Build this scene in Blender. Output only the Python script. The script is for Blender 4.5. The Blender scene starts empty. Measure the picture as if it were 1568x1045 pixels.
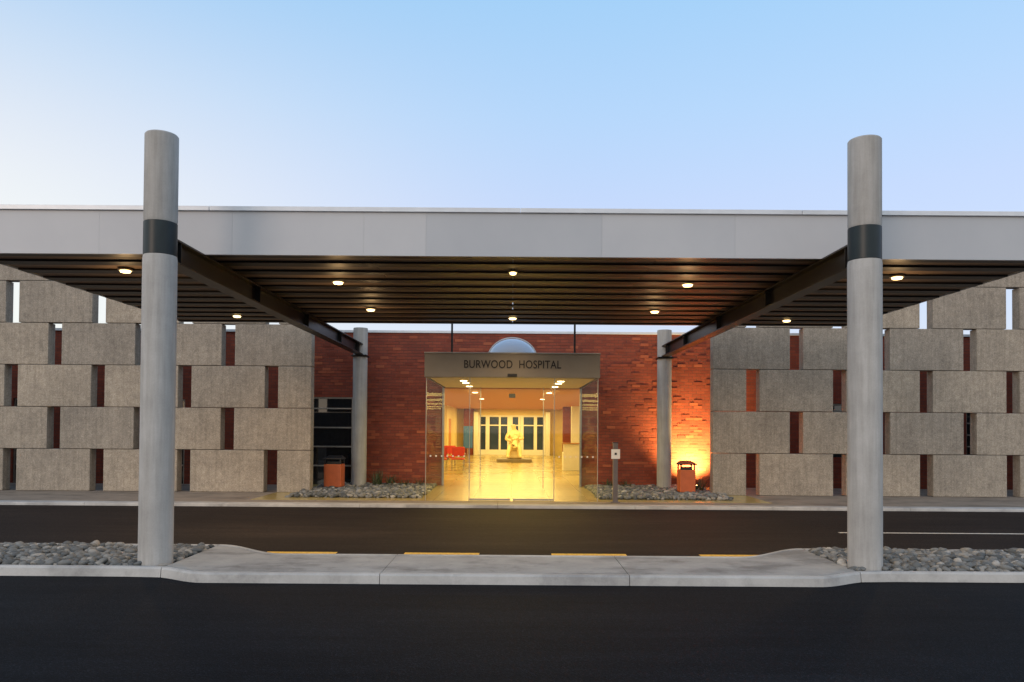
import bpy, bmesh, math, random
import numpy as np
from mathutils import Vector, Matrix, Euler
random.seed(7); rng=np.random.default_rng(7)
S=bpy.context.scene
COL=S.collection
K=1160.0; H=1.65
def PX(px,D): return (px-785)*D/K
def PZ(py,D): return H-(py-655)*D/K

# ---------------------------------------------------------------- helpers
def link(o,parent=None):
    COL.objects.link(o)
    if parent is not None: o.parent=parent
    return o
def empty(name,loc=(0,0,0)):
    o=bpy.data.objects.new(name,None); o.empty_display_size=.2; o.location=loc
    return link(o)
def meshobj(name,verts,faces,mat,parent=None,smooth=False,bevel=0,loc=None):
    me=bpy.data.meshes.new(name); me.from_pydata([tuple(v) for v in verts],[],faces); me.update()
    if mat: me.materials.append(mat)
    if smooth: me.polygons.foreach_set('use_smooth',[True]*len(me.polygons))
    o=bpy.data.objects.new(name,me); link(o,parent)
    if loc: o.location=loc
    if bevel:
        m=o.modifiers.new('b','BEVEL'); m.width=bevel; m.segments=2; m.limit_method='ANGLE'
    return o
BF=[(0,3,2,1),(4,5,6,7),(0,1,5,4),(1,2,6,5),(2,3,7,6),(3,0,4,7)]
def bv(x0,x1,y0,y1,z0,z1):
    return [(x0,y0,z0),(x1,y0,z0),(x1,y1,z0),(x0,y1,z0),(x0,y0,z1),(x1,y0,z1),(x1,y1,z1),(x0,y1,z1)]
def boxes(name,lst,mat,parent=None,bevel=0):
    V=[];F=[]
    for b in lst:
        n=len(V); V+=bv(*b); F+=[tuple(i+n for i in f) for f in BF]
    return meshobj(name,V,F,mat,parent,bevel=bevel)
def box(name,x0,x1,y0,y1,z0,z1,mat,parent=None,bevel=0):
    return boxes(name,[(x0,x1,y0,y1,z0,z1)],mat,parent,bevel)
def sheet(name,x0,x1,y0,y1,z,mat,parent=None):
    return meshobj(name,[(x0,y0,z),(x1,y0,z),(x1,y1,z),(x0,y1,z)],[(0,1,2,3)],mat,parent)
def lathe(name,prof,mat,parent=None,loc=(0,0,0),seg=64,smooth=True):
    V=[];F=[]
    for r,z in prof:
        for i in range(seg):
            a=2*math.pi*i/seg; V.append((r*math.cos(a),r*math.sin(a),z))
    for k in range(len(prof)-1):
        for i in range(seg):
            j=(i+1)%seg
            F.append((k*seg+i,k*seg+j,(k+1)*seg+j,(k+1)*seg+i))
    F.append(tuple(range(seg))[::-1]); F.append(tuple((len(prof)-1)*seg+i for i in range(seg)))
    o=meshobj(name,V,F,mat,parent,smooth=smooth,loc=loc)
    if smooth:
        try:
            m=o.data; m.set_sharp_from_angle(angle=math.radians(35))
        except Exception: pass
    return o

# ---------------------------------------------------------------- materials
class M:
    def __init__(s,name):
        s.m=bpy.data.materials.new(name); s.m.use_nodes=True
        s.nt=s.m.node_tree; s.N=s.nt.nodes; s.L=s.nt.links
        s.b=s.N['Principled BSDF']; s.out=s.N['Material Output']
    def n(s,t,**k):
        x=s.N.new(t)
        for a,v in k.items(): setattr(x,a,v)
        return x
    def l(s,a,b): s.L.new(a,b)
    def coord(s): return s.n('ShaderNodeTexCoord').outputs['Object']
    def noise(s,scale,detail=4,vec=None,rough=.6):
        x=s.n('ShaderNodeTexNoise'); x.inputs['Scale'].default_value=scale; x.inputs['Detail'].default_value=detail
        x.inputs['Roughness'].default_value=rough
        s.l(vec if vec is not None else s.coord(),x.inputs['Vector']); return x.outputs['Fac']
    def ramp(s,fac,stops):
        x=s.n('ShaderNodeValToRGB'); e=x.color_ramp.elements
        while len(e)<len(stops): e.new(.5)
        for i,(p,c) in enumerate(stops):
            e[i].position=p; e[i].color=tuple(c)+(1,) if len(c)==3 else c
        s.l(fac,x.inputs['Fac']); return x.outputs['Color']
    def mix(s,a,b,fac,mode='MIX'):
        x=s.n('ShaderNodeMix'); x.data_type='RGBA'; x.blend_type=mode
        for v,i in ((fac,0),(a,6),(b,7)):
            if isinstance(v,(int,float)): x.inputs[i].default_value=v
            elif isinstance(v,tuple): x.inputs[i].default_value=v+(1,) if len(v)==3 else v
            else: s.l(v,x.inputs[i])
        return x.outputs[2]
    def map(s,vec,scale=(1,1,1)):
        x=s.n('ShaderNodeMapping'); x.inputs['Scale'].default_value=scale; s.l(vec,x.inputs['Vector']); return x.outputs[0]
    def bump(s,h,strength=.3,dist=.01):
        x=s.n('ShaderNodeBump'); x.inputs['Strength'].default_value=strength; x.inputs['Distance'].default_value=dist
        s.l(h,x.inputs['Height']); s.l(x.outputs[0],s.b.inputs['Normal'])
    def col(s,c):
        if isinstance(c,tuple): s.b.inputs['Base Color'].default_value=c+(1,)
        else: s.l(c,s.b.inputs['Base Color'])
    def set(s,**k):
        for a,v in k.items(): s.b.inputs[a.replace('_',' ')].default_value=v
def simple(name,c,rough=.5,metal=0,var=.12,scale=6):
    m=M(name); f=m.noise(scale,5)
    m.col(m.ramp(f,[(.3,tuple(x*(1-var) for x in c)),(.7,tuple(min(1,x*(1+var)) for x in c))]))
    m.set(Roughness=rough,Metallic=metal)
    return m.m
def emit(name,c,s):
    m=M(name); m.col(tuple(c)); m.b.inputs['Emission Color'].default_value=tuple(c)+(1,)
    m.b.inputs['Emission Strength'].default_value=s
    try: m.m.cycles.emission_sampling='NONE'
    except Exception: pass
    return m.m

def mk_concrete(name,c,streak=True,rough=.8,stain=.0):
    m=M(name); co=m.coord()
    a=m.noise(2.2,6,co); b=m.noise(60,3,co); st=m.noise(3,4,m.map(co,(5,5,.35)))
    base=m.ramp(a,[(.3,tuple(x*.84 for x in c)),(.72,tuple(x*1.10 for x in c))])
    base=m.mix(base,m.ramp(b,[(.3,(.92,.92,.92)),(.7,(1,1,1))]),1.0,'MULTIPLY')
    if streak: base=m.mix(base,m.ramp(st,[(.35,(.74,.73,.71)),(.6,(1,1,1))]),.7,'MULTIPLY')
    if stain:
        s1=m.ramp(m.noise(.9,8,m.map(co,(1,1.6,1)),.7),[(.38,(.58,.58,.59)),(.50,(1,1,1)),(.66,(1.16,1.16,1.15))])
        s2=m.ramp(m.noise(6,3,co,.5),[(.62,(1,1,1)),(.70,(.72,.71,.70))])
        base=m.mix(base,s1,stain,'MULTIPLY'); base=m.mix(base,s2,stain*.6,'MULTIPLY')
    m.col(base); m.set(Roughness=rough); m.bump(b,.12,.003); return m.m
concrete_col=mk_concrete('column_concrete',(.44,.445,.44))
paving=mk_concrete('paving_concrete',(.31,.325,.33),False,.8,.95)
kerbm=mk_concrete('kerb_concrete',(.44,.445,.44),False,.8,.7)
path=mk_concrete('footpath_concrete',(.25,.21,.17),False,.7,.8)

# exposed aggregate precast
m=M('exposed_aggregate'); co=m.coord()
v=m.n('ShaderNodeTexVoronoi'); v.inputs['Scale'].default_value=70; m.l(co,v.inputs['Vector'])
sep=m.n('ShaderNodeSeparateColor'); m.l(v.outputs['Color'],sep.inputs[0])
stone=m.ramp(sep.outputs[0],[(0,(.30,.262,.212)),(.35,(.36,.322,.268)),(.7,(.40,.362,.305)),(1,(.48,.44,.38))])
big=m.ramp(m.noise(.9,7,co,.65),[(.3,(.78,.78,.78)),(.7,(1.12,1.11,1.09))])
fine=m.ramp(m.noise(9,8,co,.8),[(.36,(.76,.76,.77)),(.64,(1.12,1.11,1.10))])
geo=m.n('ShaderNodeNewGeometry')
isl=m.ramp(geo.outputs['Random Per Island'],[(0,(.84,.85,.87)),(1,(1.06,1.04,1.01))])
c=m.mix(stone,big,1.0,'MULTIPLY'); c=m.mix(c,isl,1.0,'MULTIPLY'); c=m.mix(c,fine,1.0,'MULTIPLY')
st=m.ramp(m.noise(2.5,4,m.map(co,(6,6,.3))),[(.36,(.74,.73,.71)),(.55,(1,1,1))])
c=m.mix(c,st,.6,'MULTIPLY'); m.col(c); m.set(Roughness=.85); m.bump(v.outputs['Distance'],.12,.004)
precast=m.m

# brick
def mk_brick(name):
    m=M(name); co=m.coord()
    sp=m.n('ShaderNodeSeparateXYZ'); m.l(co,sp.inputs[0]); cb=m.n('ShaderNodeCombineXYZ')
    ad=m.n('ShaderNodeMath'); ad.operation='ADD'; m.l(sp.outputs[0],ad.inputs[0]); m.l(sp.outputs[1],ad.inputs[1])
    m.l(ad.outputs[0],cb.inputs[0]); m.l(sp.outputs[2],cb.inputs[1])
    b=m.n('ShaderNodeTexBrick'); m.l(cb.outputs[0],b.inputs['Vector'])
    b.inputs['Scale'].default_value=1; b.inputs['Brick Width'].default_value=.24; b.inputs['Row Height'].default_value=.086
    b.inputs['Mortar Size'].default_value=.006; b.inputs['Mortar Smooth'].default_value=.2
    b.inputs['Color1'].default_value=(.20,.038,.020,1); b.inputs['Color2'].default_value=(.27,.058,.028,1)
    b.inputs['Mortar'].default_value=(.11,.045,.033,1); b.inputs['Bias'].default_value=-.1
    n1=m.ramp(m.noise(1.3,5,co),[(.3,(.80,.78,.78)),(.7,(1.15,1.1,1.05))])
    n2=m.ramp(m.noise(30,3,co),[(.3,(.85,.85,.85)),(.7,(1.1,1.1,1.1))])
    c=m.mix(b.outputs['Color'],n1,1.0,'MULTIPLY'); c=m.mix(c,n2,1.0,'MULTIPLY')
    m.col(c); m.set(Roughness=.75)
    inv=m.n('ShaderNodeMath'); inv.operation='SUBTRACT'; inv.inputs[0].default_value=1; m.l(b.outputs['Fac'],inv.inputs[1])
    m.bump(inv.outputs[0],.8,.008); return m.m
brick=mk_brick('red_brick')
m=M('proud_brick'); geo=m.n('ShaderNodeNewGeometry')
m.col(m.ramp(geo.outputs['Random Per Island'],[(0,(.16,.030,.016)),(.65,(.25,.054,.026)),(1,(.35,.095,.043))])); m.set(Roughness=.8); proud=m.m

# asphalt
def mk_asphalt(name,c,spec=.3):
    m=M(name); co=m.coord()
    v=m.n('ShaderNodeTexVoronoi'); v.inputs['Scale'].default_value=110; m.l(co,v.inputs['Vector'])
    sp=m.n('ShaderNodeSeparateColor'); m.l(v.outputs['Color'],sp.inputs[0])
    k=m.ramp(sp.outputs[0],[(0,tuple(x*.7 for x in c)),(.8,tuple(x*1.1 for x in c)),(1,tuple(x*2.4 for x in c))])
    w=m.ramp(m.noise(.45,8,m.map(co,(.3,1.2,1)),.65),[(.3,(.66,.66,.68)),(.55,(1,1,1)),(.72,(1.6,1.57,1.52))])
    w2=m.ramp(m.noise(1.6,6,m.map(co,(.25,3,1)),.7),[(.35,(.82,.82,.82)),(.7,(1.25,1.25,1.25))])
    m.col(m.mix(m.mix(k,w,1.0,'MULTIPLY'),w2,1.0,'MULTIPLY')); m.set(Roughness=.75); m.b.inputs['Specular IOR Level'].default_value=spec
    m.bump(v.outputs['Distance'],.4,.004); return m.m
asph_f=mk_asphalt('asphalt_forecourt',(.0085,.0100,.0130),.06)
asph_r=mk_asphalt('asphalt_lane',(.023,.0175,.0150),.08)
groundm=mk_asphalt('ground_gravelly',(.05,.05,.045))
steel=simple('dark_steel',(.009,.0085,.009),.42,.2,.25,3)
m=M('ring_steel'); m.col(m.ramp(m.noise(4,5,m.map(m.coord(),(1,1,.3))),[(.3,(.006,.012,.016)),(.7,(.014,.026,.032))])); m.set(Roughness=.38); m.b.inputs['Specular IOR Level'].default_value=.3; ringm=m.m
purl=simple('purlin_dark',(.010,.008,.0075),.5)
def mk_soffit():
    m=M('soffit_ply'); co=m.coord()
    f=m.noise(2,6,m.map(co,(.6,8,1)))
    m.col(m.ramp(f,[(.3,(.20,.135,.095)),(.7,(.29,.205,.15))])); m.set(Roughness=.6); return m.m
soff=mk_soffit()
m=M('fascia_metal'); geo=m.n('ShaderNodeNewGeometry')
a=m.ramp(geo.outputs['Random Per Island'],[(0,(.41,.45,.50)),(1,(.49,.52,.56))])
b_=m.ramp(m.noise(.8,6),[(.3,(.92,.92,.93)),(.7,(1.03,1.02,1.01))])
m.col(m.mix(a,b_,1.0,'MULTIPLY')); m.set(Roughness=.45); fascia=m.m
capm=simple('cap_flashing',(.62,.67,.73),.35,.1,.06)
whitep=simple('white_paint',(.75,.74,.70),.4,0,.05)
linew=simple('line_white',(.55,.53,.48),.7,0,.3,20)
liney=simple('line_yellow',(.68,.42,.06),.7,0,.35,20)
signm=simple('sign_metal',(.27,.245,.205),.42,.3,.08,2)
letter=simple('letter_dark',(.012,.010,.009),.4)
frame=simple('aluminium_frame',(.35,.34,.32),.35,.7,.08)
darkfr=simple('dark_frame',(.02,.02,.022),.4)
def mk_glass(name,tint=(1,1,1),k=.45):
    m=M(name); m.N.remove(m.b)
    t=m.n('ShaderNodeBsdfTransparent'); t.inputs[0].default_value=tint+(1,)
    g=m.n('ShaderNodeBsdfGlossy'); g.inputs['Roughness'].default_value=.01
    fr=m.n('ShaderNodeFresnel'); fr.inputs[0].default_value=1.45
    ad=m.n('ShaderNodeMath'); ad.operation='MULTIPLY'; ad.use_clamp=True; ad.inputs[1].default_value=k; m.l(fr.outputs[0],ad.inputs[0])
    mx=m.n('ShaderNodeMixShader'); m.l(ad.outputs[0],mx.inputs[0]); m.l(t.outputs[0],mx.inputs[1]); m.l(g.outputs[0],mx.inputs[2])
    m.l(mx.outputs[0],m.out.inputs[0]); return m.m
glass=mk_glass('clear_glass',(.98,.985,.96),.4)
glass_s=mk_glass('clear_glass_antireflective',(.98,.985,.96),.04)
m=M('dark_glazing'); m.col((.008,.010,.013)); m.set(Roughness=.04); m.b.inputs['Specular IOR Level'].default_value=.8; dglass=m.m
m=M('night_glazing'); m.col((.03,.05,.09)); m.set(Roughness=.06); nglass=m.m
# pebbles
m=M('river_stone'); geo=m.n('ShaderNodeNewGeometry')
a=m.ramp(geo.outputs['Random Per Island'],[(0,(.065,.074,.078)),(.4,(.135,.144,.144)),(.75,(.20,.205,.198)),(.95,(.30,.29,.265)),(1,(.42,.41,.38))])
n_=m.ramp(m.noise(25,4),[(.3,(.8,.8,.8)),(.7,(1.1,1.1,1.1))]); m.col(m.mix(a,n_,1.0,'MULTIPLY')); m.set(Roughness=.7); stonem=m.m
soil=simple('bed_soil',(.025,.023,.02),.95)

# ---------------------------------------------------------------- ground and roads
RZ=-.11
sheet('ground',-400,400,-200,700,RZ-.02,groundm)
sheet('forecourt_road',-60,60,-30,9.3,RZ,asph_f)
sheet('access_lane_road',-60,60,9.3,16.52,RZ,asph_r)
AP=-.05
def yf(x):
    t=min(1,max(0,(abs(x)-3.45)/.75)); t=t*t*(3-2*t); return 8.50+.32*t
def yr(x):
    t=min(1,max(0,(abs(x)-2.95)/1.1)); t=t*t*(3-2*t); return 9.86+.72*t
isl=empty('traffic_island')
def strip(name,xs,fa,fb,z0,z1,mat,par,slope=.03):
    V=[];F=[]
    for x in xs:
        a=fa(x);b=fb(x)
        V+=[(x,a,z0),(x,a+slope*.5,z1-.02),(x,a+slope,z1),(x,b-slope,z1),(x,b-slope*.5,z1-.02),(x,b,z0)]
    n=len(xs)
    for i in range(n-1):
        for k in range(5): F.append((i*6+k,(i+1)*6+k,(i+1)*6+k+1,i*6+k+1)[::-1])
    F.append((0,1,2,3,4,5)); F.append(tuple((n-1)*6+k for k in range(6))[::-1])
    return meshobj(name,V,F,mat,par)
def lin(a,b,n): return [a+(b-a)*i/n for i in range(n+1)]
KW=.13
joints=[-4.05,-1.47,1.33,4.05]
for i in range(3):
    xs=lin(joints[i]+.004,joints[i+1]-.004,30)
    strip('crossing_slab_%d'%i,xs,lambda x:yf(x)+KW+.003,lambda x:yr(x)-.108,RZ-.01,-.004,paving,isl,.004)
    strip('front_kerb_%d'%i,xs,yf,lambda x:yf(x)+KW,RZ-.01,0,kerbm,isl)
    strip('rear_kerb_%d'%i,xs,lambda x:yr(x)-.105,yr,RZ-.01,0,kerbm,isl,.02)
for s,nm in ((-1,'l'),(1,'r')):
    xs=sorted([s*v for v in lin(4.056,30,60)])
    strip('kerb_front_'+nm,xs,yf,lambda x:yf(x)+KW,RZ-.01,0,kerbm,isl)
    strip('kerb_rear_'+nm,xs,lambda x:yr(x)-.14,yr,RZ-.01,0,kerbm,isl)
    a,b=sorted([s*4.05,s*30])
    sheet('bed_base_'+nm,a,b,8.87,10.5,-.06,soil,isl)

def ico(sub):
    bm=bmesh.new(); bmesh.ops.create_icosphere(bm,subdivisions=sub,radius=1)
    v=np.array([x.co[:] for x in bm.verts]); f=np.array([[q.index for q in x.verts] for x in bm.faces]); bm.free(); return v,f
IV,IF=ico(2)
def pebbles(name,pts,rmin,rmax,z):
    n=len(pts); V=[];F=[]
    for i,(x,y) in enumerate(pts):
        r=rmin+(rmax-rmin)*rng.uniform(0,1)**1.4
        sc=np.array([r*rng.uniform(.85,1.5),r*rng.uniform(.75,1.05),r*rng.uniform(.5,.8)])
        d=rng.normal(size=(2,3)); v=IV*(1+.13*np.sin(IV@d[0]*2.2)[:,None]+.08*np.sin(IV@d[1]*3.3+1)[:,None])*sc
        R=np.array(Euler((rng.uniform(-.4,.4),rng.uniform(-.4,.4),rng.uniform(0,6.3))).to_matrix())
        v=v@R.T+np.array([x,y,z+r*.35+rng.uniform(0,.045)])
        V.append(v);F.append(IF+i*len(IV))
    V=np.concatenate(V);F=np.concatenate(F)
    me=bpy.data.meshes.new(name); me.vertices.add(len(V)); me.vertices.foreach_set('co',V.ravel())
    me.loops.add(F.size); me.loops.foreach_set('vertex_index',F.ravel().astype(np.int32))
    me.polygons.add(len(F)); me.polygons.foreach_set('loop_start',np.arange(0,F.size,3,dtype=np.int32))
    me.update(calc_edges=True); me.validate(); me.materials.append(stonem)
    me.polygons.foreach_set('use_smooth',[True]*len(F))
    o=bpy.data.objects.new(name,me); return link(o)
def scatter(x0,x1,y0,y1,step,reject=None):
    P=[]
    y=y0
    while y<y1:
        x=x0
        while x<x1:
            p=(x+rng.uniform(-.45,.45)*step,y+rng.uniform(-.45,.45)*step)
            if (reject is None) or not reject(*p): P.append(p)
            x+=step
        y+=step*.85
    return P
CX=4.28; CD=9.17; RD=21.3
for s in (-1,1):
    a,b=sorted([s*4.1,s*12])
    rej=lambda x,y:(math.hypot(x-s*CX,y-CD)<.2) or y<yf(x)+KW+.04 or y>yr(x)-.17
    pebbles('pebble_bed',scatter(a,b,8.9,10.5,.075,rej)+scatter(a,b,8.9,10.5,.11,rej),.03,.064,-.045)

# far kerb and footpath
fp=empty('footpath')
xj=lin(-60.3,59.7,40)
boxes('paving',[(xj[i],xj[i+1]-.008,16.92,22,RZ-.2,AP) for i in range(40)],path,fp)
for i in range(40):
    strip('kerb_%d'%i,[xj[i],xj[i+1]-.008],lambda x:16.52,lambda x:16.915,RZ-.01,AP+.004,kerbm,fp)
# lines
yl=empty('yellow_road_marking')
for i,(a,b) in enumerate([(-3.4,-2.42),(-1.48,-.44),(.56,1.60),(2.62,3.62)]):
    sheet('dash_%d'%i,a,b,10.45,10.62,RZ+.004,liney,yl)
wl=empty('white_road_marking')
sheet('line',5.6,40,12.93,13.03,RZ+.004,linew,wl)

# ---------------------------------------------------------------- canopy
can=empty('entrance_canopy')
ZS=3.97; YF=10.2; YB=17.0; XW=7.5; FT=4.60
seams=[-7.5,-5.6,-3.8,-2.02,-1.18,1.2,3.0,4.8,7.5]
boxes('fascia',[(seams[i]+.0008,seams[i+1]-.0008,YF,YF+.05,ZS-.01,FT-.05) for i in range(len(seams)-1)],fascia,can)
boxes('cap_flashing',[(a,b-.006,YF-.035,YF+.25,FT-.05,FT+.012) for a,b in zip([-7.52,-4.1,0.1,3.9],[-4.1,0.1,3.9,7.52])],capm,can,.004)
boxes('side_fascia',[(-XW,-XW+.05,YF+.052,YB,ZS+.02,FT-.05),(XW-.05,XW,YF+.052,YB,ZS+.02,FT-.05),(-XW+.052,XW-.052,YB-.05,YB,ZS+.14,ZS+.3)],fascia,can)
box('roof_deck',-XW+.06,XW-.06,YF+.26,YB-.06,FT-.12,FT-.05,capm,can)
# soffit boards in strips
ys=lin(YF+.06,YB-.06,11)
boards=[];pur=[]
xsj=[-XW+.06,-4.2,-2.0,0.0,2.0,4.2,XW-.06]
for i in range(11):
    for j in range(6):
        boards.append((xsj[j]+.006,xsj[j+1]-.006,ys[i],ys[i+1]-.003,ZS+.030,ZS+.045))
for i in range(12):
    pur.append((-XW+.055,XW-.055,ys[i]-.12,ys[i]+.12 if i<11 else ys[i]+.05,ZS,ZS+.028) if i else (-XW+.055,XW-.055,ys[0]-.005,ys[0]+.17,ZS,ZS+.028))
boxes('soffit_boards',boards,soff,can)
boxes('purlins',pur,purl,can,.004)
# main beams: I section
for s,nm in ((-1,'l'),(1,'r')):
    x=s*CX
    boxes('beam_'+nm,[(x-.11,x+.11,9.25,RD,3.94,3.965),(x-.012,x+.012,9.25,RD,3.685,3.939),(x-.11,x+.11,9.25,RD,3.66,3.684)],steel,can,.003)
    boxes('stiffener_'+nm,[(x-.10,x+.10,y,y+.012,3.686,3.938) for y in (9.5,12.5,15.5,18.5,20.6)],steel,can)
# downlights
lampm=emit('downlight_glow',(1,.70,.30),6)
trim=simple('lamp_trim',(.5,.45,.35),.3,.8)
dl=[(-5.8,11.3),(5.8,11.4),(-2.8,12.1),(2.8,12.1),(0,11.25),(-2.8,14.9),(2.8,14.9),(0,15.95),(-5.8,15.9),(5.8,16.0)]
for i,(x,y) in enumerate(dl):
    r=.055 if i in(4,) else .085
    lathe('downlight_trim_%d'%i,[(r+.02,.02),(r+.02,0),(r,-.005),(r,.02)],trim,can,(x,y,ZS-.012),24)
    lathe('downlight_lens_%d'%i,[(r-.005,0),(r*.8,-.028),(r*.3,-.036)],lampm,can,(x,y,ZS-.012),24)
    L=bpy.data.lights.new('downlight_lamp','SPOT'); L.energy=(95 if i<8 else (240 if i==8 else 130)); L.color=(1,.64,.30); L.shadow_soft_size=.06; L.spot_size=math.radians(160); L.spot_blend=.8
    o=bpy.data.objects.new('downlight_lamp_%d'%i,L); link(o,can); o.location=(x,y,ZS-.09)
    if i in (0,1,2,3,5,6):
        L=bpy.data.lights.new('downlight_spill','POINT'); L.energy=7; L.color=(1,.62,.28); L.shadow_soft_size=.08
        o=bpy.data.objects.new('downlight_spill_%d'%i,L); link(o,can); o.location=(x,y,ZS-.42)

# columns
def column(x,y,r,z0,ztop,ring):
    e=empty('concrete_column',(x,y,0))
    if ring:
        lathe('shaft',[(r,z0),(r,3.66),(r-.006,3.70)],concrete_col,e,seg=96)
        lathe('steel_ring',[(r-.012,3.70),(r-.004,3.705),(r-.004,4.10),(r-.012,4.105)],ringm,e,seg=96)
        lathe('top_shaft',[(r-.012,4.105),(r-.004,4.13),(r-.004,ztop-.015),(r-.016,ztop)],concrete_col,e,seg=96)
        boxes('bolt_plate',[(-.05,.05,r-.02,r+.16,3.72,4.08)],ringm,e,.005)
    else:
        lathe('shaft',[(r,z0),(r,ztop-.01),(r-.01,ztop)],concrete_col,e,seg=64)
        boxes('clamp',[(-r-.012,r+.012,-r-.012,r+.012,3.60,3.655)],steel,e,.004)
for s in (-1,1):
    column(s*CX-.008,CD,.196,-.08,5.18,True)
    column(s*CX,RD,.20,AP-.02,4.42,False)

# ---------------------------------------------------------------- precast screen walls
WD=19.4; q=WD/K; Z0=AP
rowh=1.078
for s in (-1,1):
    e=empty('precast_screen_wall')
    P=[]
    for r in range(6):
        z0=Z0+r*rowh+.006; z1=Z0+(r+1)*rowh-.006
        if r==5: z1=z0+.55
        st=(6.0 if r%2==0 else 7.12)
        x=5.15
        while x<34:
            x1=st
            a,b=sorted([s*x,s*x1]); j=rng.uniform(-.006,.006); P.append((a,b,WD+j,WD+.30+j,z0,z1))
            x=st+.34; st+=2.225
    boxes('panels',P,precast,e,.012)

# ---------------------------------------------------------------- building
bl=empty('hospital_building')
BD=22.0; BT=4.38
DX=2.02
def wall_with(name,x0,x1,holes,mat):
    L=[]; xs=x0
    for (a,b,za,zb) in sorted(holes):
        L.append((xs,a,BD,BD+.25,AP-.05,BT))
        if za>AP+.01: L.append((a,b,BD,BD+.25,AP-.05,za))
        L.append((a,b,BD,BD+.25,zb,BT)); xs=b
    L.append((xs,x1,BD,BD+.25,AP-.05,BT)); boxes(name,L,mat,bl)
holes=[(-5.85,-4.62,AP,2.5),(-DX,DX,AP,2.80)]
for x in (9.3,13.2,16.5): holes.append((x,x+1.1,AP+.9,2.4))
for x in (-10.6,-14.5): holes.append((x,x+1.1,AP,2.4))
wall_with('brick_wall',-36,36,holes,brick)
# proud bricks
PB=[]
for _ in range(700):
    row=random.randint(1,50); z=row*.086
    k=random.randint(-26,25); off=.12 if row%2 else 0
    x=k*.24+off
    if z>BT-.1 or z<.05: continue
    if any(a-.26<x<b+.02 and za-.1<z<zb for a,b,za,zb in holes): continue
    PB.append((x+.004,x+.236,z))
PB=[(a,b,BD-.012,BD+.002,z+.004,z+.082) for a,b,z in sorted(set(PB))]
boxes('proud_bricks',PB,proud,bl)
boxes('coping',[(-36,36,BD-.05,BD+.32,BT,BT+.07)],capm,bl,.004)
box('roof',-36,36,BD+.33,62,BT-.2,BT-.1,capm,bl)
for i,(a,b,za,zb) in enumerate(holes):
    if a==-DX: continue
    box('window_glass_%d'%i,a,b,BD+.12,BD+.13,za,zb,dglass,bl)
    fr=[(a,a+.05,BD+.06,BD+.12,za,zb),(b-.05,b,BD+.06,BD+.12,za,zb),(a+.05,b-.05,BD+.06,BD+.12,zb-.05,zb)]
    for k in range(1,5):
        z=za+(zb-za)*k/4.6; fr.append((a+.05,b-.05,BD+.04,BD+.118,z-.02,z+.02))
    boxes('window_frame_%d'%i,fr,frame,bl,.003)
box('louvre_frame',-4.62,-4.52,BD-.04,BD+.02,AP,2.5,darkfr,bl)

# --- entrance lobby vestibule
VD=17.55; VX=1.99
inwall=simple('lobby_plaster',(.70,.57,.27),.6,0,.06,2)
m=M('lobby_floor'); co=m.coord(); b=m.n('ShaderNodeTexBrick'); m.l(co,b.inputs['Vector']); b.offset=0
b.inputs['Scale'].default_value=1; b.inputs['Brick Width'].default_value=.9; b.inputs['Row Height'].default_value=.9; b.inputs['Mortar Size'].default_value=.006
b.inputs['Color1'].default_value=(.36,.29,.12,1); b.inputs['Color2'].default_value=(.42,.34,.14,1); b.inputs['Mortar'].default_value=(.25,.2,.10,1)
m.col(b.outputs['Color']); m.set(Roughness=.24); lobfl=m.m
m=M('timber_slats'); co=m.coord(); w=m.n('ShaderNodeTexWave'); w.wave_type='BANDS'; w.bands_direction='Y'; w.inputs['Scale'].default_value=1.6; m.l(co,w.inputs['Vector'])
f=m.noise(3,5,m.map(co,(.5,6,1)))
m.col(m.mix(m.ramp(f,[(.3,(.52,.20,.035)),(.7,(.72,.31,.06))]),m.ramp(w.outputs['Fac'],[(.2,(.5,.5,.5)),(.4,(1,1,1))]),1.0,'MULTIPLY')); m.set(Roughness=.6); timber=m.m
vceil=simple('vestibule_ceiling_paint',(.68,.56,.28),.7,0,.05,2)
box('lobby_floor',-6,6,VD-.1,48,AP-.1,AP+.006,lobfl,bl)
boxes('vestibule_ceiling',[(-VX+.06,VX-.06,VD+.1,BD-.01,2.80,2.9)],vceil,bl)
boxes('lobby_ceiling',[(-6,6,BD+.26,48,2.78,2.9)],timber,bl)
boxes('vestibule_roof',[(-VX,VX,VD+.13,BD-.002,3.05,3.30)],signm,bl)
LW=3.35
iw=[]
for s in (-1,1):
    segs=[(BD+.26,25),(27.5,30),(33.5,36),(39,48)]
    for a,b in segs:
        x0,x1=sorted([s*LW,s*(LW+.3)]); iw.append((x0,x1,a,b,AP,2.78))
    x0,x1=sorted([s*6.0,s*6.2]); iw.append((x0,x1,BD+.26,48,AP,2.78))
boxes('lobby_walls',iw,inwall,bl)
boxes('lobby_skirting',[(-LW+.002,-LW+.02,a,b,AP+.006,.08) for a,b in segs]+[(LW-.02,LW-.002,a,b,AP+.006,.08) for a,b in segs],darkfr,bl)
boxes('lobby_doors',[(-LW+.002,-LW+.03,40.2,41.4,AP+.006,2.1),(LW-.03,LW-.002,43.0,44.2,AP+.006,2.1),(LW-.03,LW-.002,39.4,40.4,AP+.006,2.1)],timber,bl)
boxes('framed_prints',[(-LW+.002,-LW+.025,28.0,29.3,1.2,2.0),(-LW+.002,-LW+.025,34.2,35.4,1.2,2.0),(LW-.025,LW-.002,28.2,29.4,1.2,2.0)],whitep,bl)
BW=46.8
boxes('lobby_end_wall',[(-6,-2.05,BW,BW+.2,AP,2.78),(2.05,6,BW,BW+.2,AP,2.78),(-2.05,2.05,BW,BW+.2,2.4,2.78)],inwall,bl)
boxes('brick_piers',[(-2.95,-2.35,BW-.5,BW-.01,AP,2.77),(2.75,3.3,BW-6,BW-5.6,AP,2.77)],brick,bl)
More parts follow.
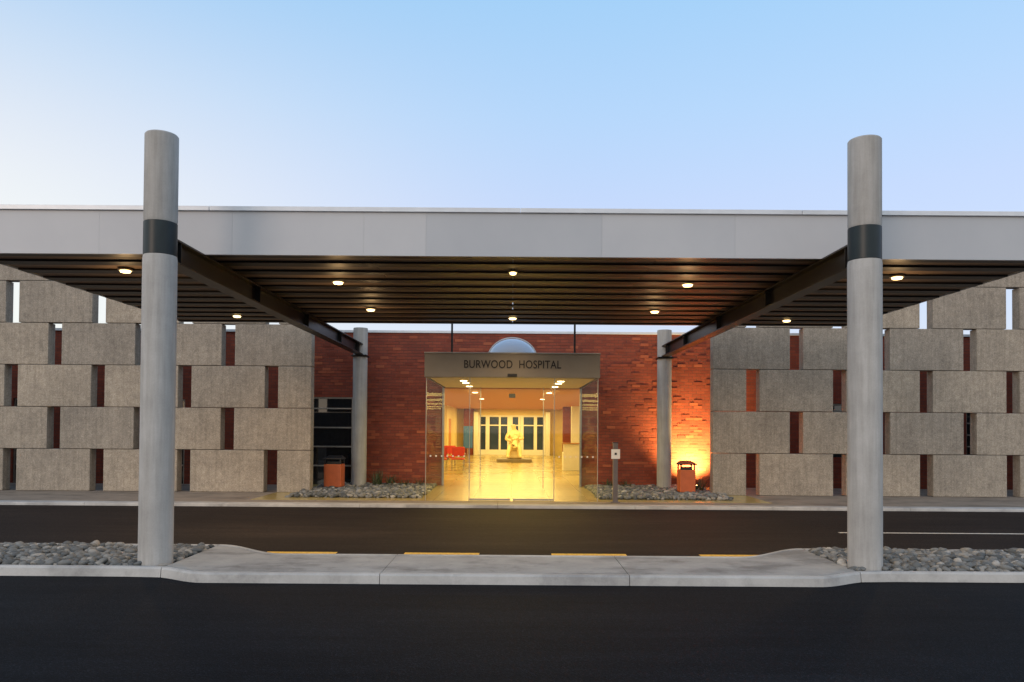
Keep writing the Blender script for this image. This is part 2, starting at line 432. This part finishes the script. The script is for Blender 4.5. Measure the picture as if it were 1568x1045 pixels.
boxes('white_piers',[(-2.33,-2.06,BW-.6,BW-.02,AP,2.6),(2.06,2.33,BW-.6,BW-.02,AP,2.6),(2.6,3.1,33,33.4,AP,2.6)],whitep,bl)
box('end_glazing',-2.05,2.05,BW+.08,BW+.1,AP,2.4,nglass,bl)
fr=[(-2.05,2.05,BW,BW+.06,2.3,2.398),(-2.05,2.05,BW,BW+.06,AP+.01,.28)]
for x,w in ((-2.0,.08),(-1.5,.12),(-.75,.06),(-.12,.16),(.45,.06),(.62,.1),(1.45,.10),(2.0,.08)): fr.append((x-w,x+w,BW-.02,BW-.002,AP+.01,2.3))
fr.append((-2.05,2.05,BW-.035,BW-.022,1.75,1.82))
boxes('end_glazing_frame',fr,whitep,bl)
# glass front and sides of vestibule
ZG=2.80
gl=[(-VX,-.98,VD,VD+.012,AP+.02,ZG),(.98,VX,VD,VD+.012,AP+.02,ZG),(-.97,.0-.003,VD+.05,VD+.062,AP+.02,ZG),(.003,.97,VD+.05,VD+.062,AP+.02,ZG)]
boxes('front_glass',gl,glass,bl)
boxes('side_glass',[(-VX-.012,-VX,VD+.015,BD-.01,AP+.02,ZG),(VX,VX+.012,VD+.015,BD-.01,AP+.02,ZG)],glass_s,bl)
boxes('inner_glass',[(-VX+.02,-.9,BD-.3,BD-.288,AP+.02,ZG),(.9,VX-.02,BD-.3,BD-.288,AP+.02,ZG)],glass,bl)
fr=[]
for x in (-VX,-.98,.98,VX): fr.append((x-.007,x+.007,VD-.012,VD+.03,AP+.006,ZG-.001))
for s in (-1,1):
    fr.append((s*VX-.030,s*VX+.03,BD-.06,BD-.003,AP+.006,ZG-.001))
    fr.append((s*.9-.010,s*.9+.010,BD-.32,BD-.27,AP+.01,ZG-.001))
    fr.append((s*.5-.47,s*.5+.47,VD+.04,VD+.075,AP+.012,AP+.05))
boxes('door_frames',fr,frame,bl,.002)
boxes('glass_safety_dots',[(x-.018,x+.018,VD-.004,VD-.001,z-.018,z+.018) for z in (.98,) for x in [sx*(1.1+.13*k) for sx in(-1,1) for k in range(7)]],whitep,bl)
boxes('sign_fascia',[(-VX-.04,VX+.04,VD-.06,VD+.12,2.806,3.355)],signm,bl,.006)
boxes('sign_fascia_lip',[(-VX-.05,VX+.05,VD-.075,VD+.13,3.357,3.385)],frame,bl,.003)
boxes('sign_side_fascia',[(-VX-.04,-VX,VD+.122,BD-.004,2.806,3.355),(VX,VX+.04,VD+.122,BD-.004,2.806,3.355)],signm,bl)
boxes('door_sensor',[(-.11,.11,VD-.13,VD-.062,2.82,2.89),(-.09,.09,BD-.36,BD-.33,2.5,2.62)],darkfr,bl,.01)
boxes('hanger_rods',[(x-.022,x+.022,VD+.3,VD+.344,3.30,ZS+.42) for x in (-1.43,1.47)],darkfr,bl)
tc=bpy.data.curves.new('lettering','FONT'); tc.body='BURWOOD  HOSPITAL'; tc.align_x='CENTER'; tc.align_y='CENTER'
tc.size=.26; tc.extrude=.008; tc.space_character=1.06; tc.offset=.002; tc.materials.append(letter)
to=bpy.data.objects.new('sign_lettering',tc); link(to,bl); to.location=(0.0,VD-.072,3.10); to.rotation_euler=(math.pi/2,0,0)
bpy.context.view_layer.update()
to.scale=(2.24/to.dimensions.x,1,1)
# dome skylight
prof=[(.60*math.cos(a),.52*math.sin(a)) for a in [i*math.pi/2/14 for i in range(14)]]+[(.01,.52)]
m=M('dome_acrylic'); m.col((.52,.60,.72)); m.set(Roughness=.12); domem=m.m
lathe('skylight_dome',prof,domem,bl,(0,18.6,3.31),48)
lathe('skylight_rim',[(.64,0),(.64,.06),(.605,.07)],capm,bl,(0,18.6,3.302),48)
V=[];F=[]
n=28
for i in range(n+1):
    a=math.pi*i/n
    for rr,yy in ((.60,-.02),(.625,-.02),(.625,.03),(.60,.03)):
        V.append((rr*math.cos(a),yy,rr*.9*math.sin(a)))
for i in range(n):
    for k in range(4): F.append((i*4+k,i*4+(k+1)%4,(i+1)*4+(k+1)%4,(i+1)*4+k))
meshobj('skylight_hoop',V,F,whitep,bl,loc=(0,18.58,3.305))
# lobby lights
cl=emit('ceiling_lamp',(1,.84,.5),8)
for i,(x,y) in enumerate([(sx*1.2,yy) for sx in(-1,1) for yy in (18.7,19.6,21.2,24.5,30)]):
    zc=2.80 if y<22 else 2.78
    lathe('ceiling_light_%d'%i,[(.09,0),(.08,-.012),(.03,-.014)],cl,bl,(x,y,zc-.003),16)
def area(name,x,y,z,sx,sy,en,c,par,rot=(0,0,0)):
    L=bpy.data.lights.new(name,'AREA'); L.shape='RECTANGLE'; L.size=sx; L.size_y=sy; L.energy=en; L.color=c
    o=bpy.data.objects.new(name,L); link(o,par); o.location=(x,y,z); o.rotation_euler=rot; return o
WC=(1,.71,.23)
area('vestibule_lamp',0,19.8,2.74,2.8,3.0,130,WC,bl)
for i,y in enumerate((25,30,35,40,44.5)):
    area('lobby_lamp_%d'%i,0,y,2.72,4.5,2.5,250,WC,bl)
for i,(x,y) in enumerate([(-4.7,28),(4.7,28),(-4.7,36),(4.7,36)]):
    area('side_lamp_%d'%i,x,y,2.7,1.5,4,140,WC,bl)

# ---------------------------------------------------------------- statue
goldm=simple('pale_bronze',(.80,.66,.36),.4,.1,.12,4)
def skin(name,joints,edges,mat,parent,loc=(0,0,0),sub=2,smooth=True):
    me=bpy.data.meshes.new(name); me.from_pydata([j[:3] for j in joints],edges,[]); me.update(); me.materials.append(mat)
    o=bpy.data.objects.new(name,me); link(o,parent); o.location=loc
    m=o.modifiers.new('s','SKIN')
    for i,j in enumerate(joints):
        me.skin_vertices[0].data[i].radius=(j[3],j[3])
    me.skin_vertices[0].data[0].use_root=True
    m2=o.modifiers.new('ss','SUBSURF'); m2.levels=sub; m2.render_levels=sub
    return o
SD=37.4
sta=empty('statue',(PX(789,SD),SD,AP+.006))
boxes('plinth',[(-.85,.85,-.6,.6,0,.16)],simple('plinth_stone',(.16,.13,.09),.5),sta,.02)
boxes('seat_block',[(-.32,.36,-.25,.35,.16,.62)],goldm,sta,.09)
J=[(0,0,.72,.24),(.02,-.02,1.05,.22),(-.02,-.05,1.38,.21),(-.03,-.08,1.58,.08),(-.05,-.13,1.75,.14),(-.05,-.14,1.86,.11),
   (-.30,-.10,1.40,.10),(-.42,-.28,1.12,.085),(-.15,-.45,1.05,.07),
   (.26,-.08,1.40,.10),(.42,-.25,1.15,.085),(.2,-.46,1.15,.07),
   (-.22,-.38,.72,.14),(-.32,-.46,.38,.10),(-.30,-.52,.20,.09),
   (.22,-.40,.78,.14),(.26,-.44,.42,.10),(.30,-.54,.20,.09)]
E=[(0,1),(1,2),(2,3),(3,4),(4,5),(2,6),(6,7),(7,8),(2,9),(9,10),(10,11),(0,12),(12,13),(13,14),(0,15),(15,16),(16,17)]
skin('seated_figure',J,E,goldm,sta)
J=[(.02,-.40,.95,.13),(.04,-.38,1.18,.13),(.05,-.36,1.32,.06),(.07,-.38,1.43,.10),(.2,-.45,1.2,.055),(-.12,-.5,1.1,.055),(-.10,-.55,.72,.075),(.14,-.56,.70,.075)]
E=[(0,1),(1,2),(2,3),(1,4),(1,5),(0,6),(0,7)]
skin('child_figure',J,E,goldm,sta)

# chairs in lobby
redm=simple('red_vinyl',(.55,.05,.04),.45); chrome=simple('chrome',(.6,.6,.6),.2,.9)
for x,y in ((-2.75,29.2),(-2.1,29.6),(-2.6,31.5)):
    e=empty('waiting_chair',(x,y,AP+.006))
    boxes('seat',[(-.25,.25,-.25,.25,.43,.49)],redm,e,.02)
    boxes('backrest',[(-.25,.25,.22,.27,.55,.92)],redm,e,.02)
    boxes('legs',[(a,a+.025,b,b+.025,0,.43) for a in(-.25,.225) for b in(-.24,.22)]+[(a,a+.025,.245,.27,.43,.9) for a in(-.235,.21)],chrome,e)
    boxes('armrests',[(-.29,-.255,-.22,.24,.64,.67),(.255,.29,-.22,.24,.64,.67)],chrome,e,.008)
e=empty('reception_desk',(2.55,30.5,AP+.006))
boxes('counter_front',[(-.5,.5,-.4,-.3,0,1.05),(-.5,.5,-.3,.4,0,.72)],whitep,e,.01)
boxes('counter_top',[(-.56,.56,-.46,-.15,1.052,1.10)],simple('desk_timber',(.4,.2,.08),.4),e,.008)
e=empty('information_stand',(PX(718,36),36,AP+.006))
boxes('board',[(-.22,.22,-.02,.02,.7,1.75)],simple('poster_blue',(.05,.15,.45),.4),e,.006)
boxes('legs',[(-.03,.03,.022,.05,0,1.6),(-.25,.25,-.15,.2,0,.03)],chrome,e)

# ---------------------------------------------------------------- bins
orange=simple('bin_orange',(.52,.12,.035),.45,0,.1)
blackp=simple('bin_black',(.015,.014,.014),.4)
def litter_bin(x,y,w,h):
    e=empty('litter_bin',(x,y,AP)); a=w/2
    boxes('body',[(-a,a,-a,a,.06,h-.2)],orange,e,.025)
    boxes('base',[(-a+.03,a-.03,-a+.03,a-.03,0,.06)],blackp,e)
    boxes('corner_posts',[(sx*(a-.03)-.018,sx*(a-.03)+.018,sy*(a-.03)-.018,sy*(a-.03)+.018,h-.2,h-.06) for sx in(-1,1) for sy in(-1,1)],blackp,e)
    boxes('inner_liner',[(-a+.07,a-.07,-a+.07,a-.07,h-.2,h-.13)],blackp,e)
    V=[(-a-.03,-a-.03,h-.07),(a+.03,-a-.03,h-.07),(a+.03,a+.03,h-.07),(-a-.03,a+.03,h-.07),(-a-.03,-a-.03,h-.04),(a+.03,-a-.03,h-.04),(a-.06,a-.06,h+.03),(-a+.06,a-.06,h+.03)]
    meshobj('hood',V,BF,blackp,e,bevel=.008)
litter_bin(PX(514,20.6),20.6,.47,.88)
litter_bin(PX(1052,19.7),19.7,.40,.84)
# intercom post
e=empty('intercom_post',(PX(943.5,17.4),17.4,AP))
pm=simple('post_grey',(.14,.12,.115),.45,.3)
boxes('post',[(-.055,.055,-.05,.05,0,1.36)],pm,e,.008)
boxes('base_plate',[(-.10,.10,-.09,.09,0,.012)],pm,e)
boxes('reader_plate',[(-.10,.10,-.062,-.052,1.0,1.22)],whitep,e,.004)
boxes('reader_button',[(-.025,.025,-.07,-.063,1.09,1.14)],blackp,e)
boxes('cap',[(-.065,.065,-.06,.06,1.362,1.38)],blackp,e,.003)

# rear pebble beds
for s in (-1,1):
    a,b=sorted([s*2.12,s*5.3])
    sheet('planting_bed_soil',a,b,18.0,21.98,AP+.004,soil)
    rej=lambda x,y:(math.hypot(x-s*CX,y-RD)<.24) or (abs(x-PX(514,20.6))<.26 and abs(y-20.6)<.26) or (abs(x-PX(1052,19.7))<.24 and abs(y-19.7)<.24) or abs(x-5.18)<.13 and abs(y-21.3)<.13
    pebbles('pebble_bed',scatter(a+.05,b-.08,18.05,21.9,.095,rej)+scatter(a+.05,b-.08,18.05,21.9,.2,rej),.033,.072,AP)
# plants
leaf=simple('leaf_green',(.05,.075,.03),.6,0,.3,10)
def tuft(x,y,n,h):
    V=[];F=[]
    for i in range(n):
        a=random.uniform(0,6.28); r=random.uniform(.02,.2); hh=h*random.uniform(.5,1.1); bx=random.uniform(-.12,.12); by=random.uniform(-.12,.12)
        w=.012; tx,ty=-math.sin(a)*w,math.cos(a)*w; k=len(V)
        for t in (0,.4,.75):
            X=bx+math.cos(a)*r*t*t*2; Y=by+math.sin(a)*r*t*t*2; Z=hh*t
            V+=[(X-tx*(1-t*.6),Y-ty*(1-t*.6),Z),(X+tx*(1-t*.6),Y+ty*(1-t*.6),Z)]
        V.append((bx+math.cos(a)*r*2,by+math.sin(a)*r*2,hh))
        F+=[(k,k+1,k+3,k+2),(k+2,k+3,k+5,k+4),(k+4,k+5,k+6)]
    meshobj('flax_plant',V,F,leaf,loc=(x,y,AP))
for x,y,n,h in ((-3.75,21.2,60,.5),(-3.4,21.5,50,.35),(-2.6,21.6,30,.3),(-3.0,21.4,30,.25),(5.0,20.3,60,.42),(2.8,21.5,35,.3),(3.3,21.6,25,.25)):
    tuft(x,y,n,h)
# uplight
e=empty('ground_uplight',(5.18,21.3,AP))
lathe('housing',[(.09,0),(.09,.10),(.075,.11)],blackp,e,seg=24)
lathe('lens',[(.07,.111),(.05,.118)],emit('uplight_lens',(1,.6,.2),40),e,seg=24)
L=bpy.data.lights.new('uplight_lamp','SPOT'); L.energy=1900; L.color=(1,.60,.19); L.spot_size=math.radians(120); L.spot_blend=1; L.shadow_soft_size=.08
o=bpy.data.objects.new('uplight_lamp',L); link(o,e); o.location=(0,0,.30); o.rotation_euler=(math.radians(180-38),0,0)

# ---------------------------------------------------------------- world, sun, camera
W=bpy.data.worlds.new('World'); S.world=W; W.use_nodes=True
nt=W.node_tree; N=nt.nodes; Lk=nt.links; bg=N['Background']
SUN_EL=math.radians(4); SUN_AZ=math.radians(215)  # azimuth clockwise from +Y (behind, left)
sky=N.new('ShaderNodeTexSky'); sky.sky_type='NISHITA'; sky.sun_disc=False; sky.sun_elevation=SUN_EL; sky.sun_rotation=SUN_AZ
sky.air_density=1; sky.dust_density=.6; sky.ozone_density=2
# dusk haze gradient over the whole sphere, driven by world direction, blended with the physical sky
tcn=N.new('ShaderNodeTexCoord'); sp=N.new('ShaderNodeSeparateXYZ'); Lk.new(tcn.outputs['Generated'],sp.inputs[0])
def wramp(src,st):
    r=N.new('ShaderNodeValToRGB'); e=r.color_ramp.elements
    while len(e)<len(st): e.new(.5)
    for i,(p,c) in enumerate(st): e[i].position=p; e[i].color=tuple(c)+(1,)
    Lk.new(src,r.inputs[0]); return r.outputs[0]
def mrange(src,a,b,interp='SMOOTHSTEP'):
    r=N.new('ShaderNodeMapRange'); r.interpolation_type=interp; r.inputs[1].default_value=a; r.inputs[2].default_value=b; Lk.new(src,r.inputs[0]); return r.outputs[0]
def wmix(fac,a,b,mode='MIX'):
    x=N.new('ShaderNodeMix'); x.data_type='RGBA'; x.blend_type=mode
    for v,i in ((fac,0),(a,6),(b,7)):
        if isinstance(v,(int,float)): x.inputs[i].default_value=v
        elif isinstance(v,tuple): x.inputs[i].default_value=v+(1,)
        else: Lk.new(v,x.inputs[i])
    return x.outputs[2]
g0=wramp(sp.outputs[2],[(0,(.70,.69,.87)),(.28,(.59,.69,.97)),(.38,(.50,.70,.99)),(.50,(.395,.67,.99)),(1,(.22,.44,.80))])
# left side towards the sunset is paler
fx=mrange(sp.outputs[0],.12,-.66); fl=mrange(sp.outputs[2],.56,.18)
mm=N.new('ShaderNodeMath'); mm.operation='MULTIPLY'; Lk.new(fx,mm.inputs[0]); Lk.new(fl,mm.inputs[1])
g1=wmix(mm.outputs[0],g0,(1.02,1.01,.98))
# behind the camera the afterglow is brighter
fb=mrange(sp.outputs[1],.15,-.6); g2=wmix(fb,g1,(1.08,1.10,1.14))
nish=wmix(1.0,sky.outputs[0],(.45,.45,.45),'MULTIPLY')
fin=wmix(.84,nish,g2)
Lk.new(fin,bg.inputs[0]); bg.inputs[1].default_value=1.0
L=bpy.data.lights.new('sun','SUN'); L.energy=.7; L.angle=math.radians(22); L.color=(1,.76,.60)
o=bpy.data.objects.new('sun',L); link(o)
el=math.radians(12)
d=Vector((math.sin(SUN_AZ)*math.cos(el),math.cos(SUN_AZ)*math.cos(el),math.sin(el)))
o.rotation_euler=d.to_track_quat('Z','Y').to_euler()
cam=bpy.data.cameras.new('camera'); co_=bpy.data.objects.new('camera',cam); link(co_)
cam.sensor_width=36; cam.lens=36*K/1568; cam.clip_end=2000
co_.location=(0,0,H)
co_.rotation_euler=(Matrix.Rotation(math.radians(90+1.0),3,'X')@Matrix.Rotation(math.radians(.4),3,'Z')).to_euler()
cam.shift_y=(655-522.5-K*math.tan(math.radians(1.0)))/1568
S.camera=co_
S.view_settings.view_transform='Standard'; S.view_settings.look='None'; S.view_settings.exposure=0
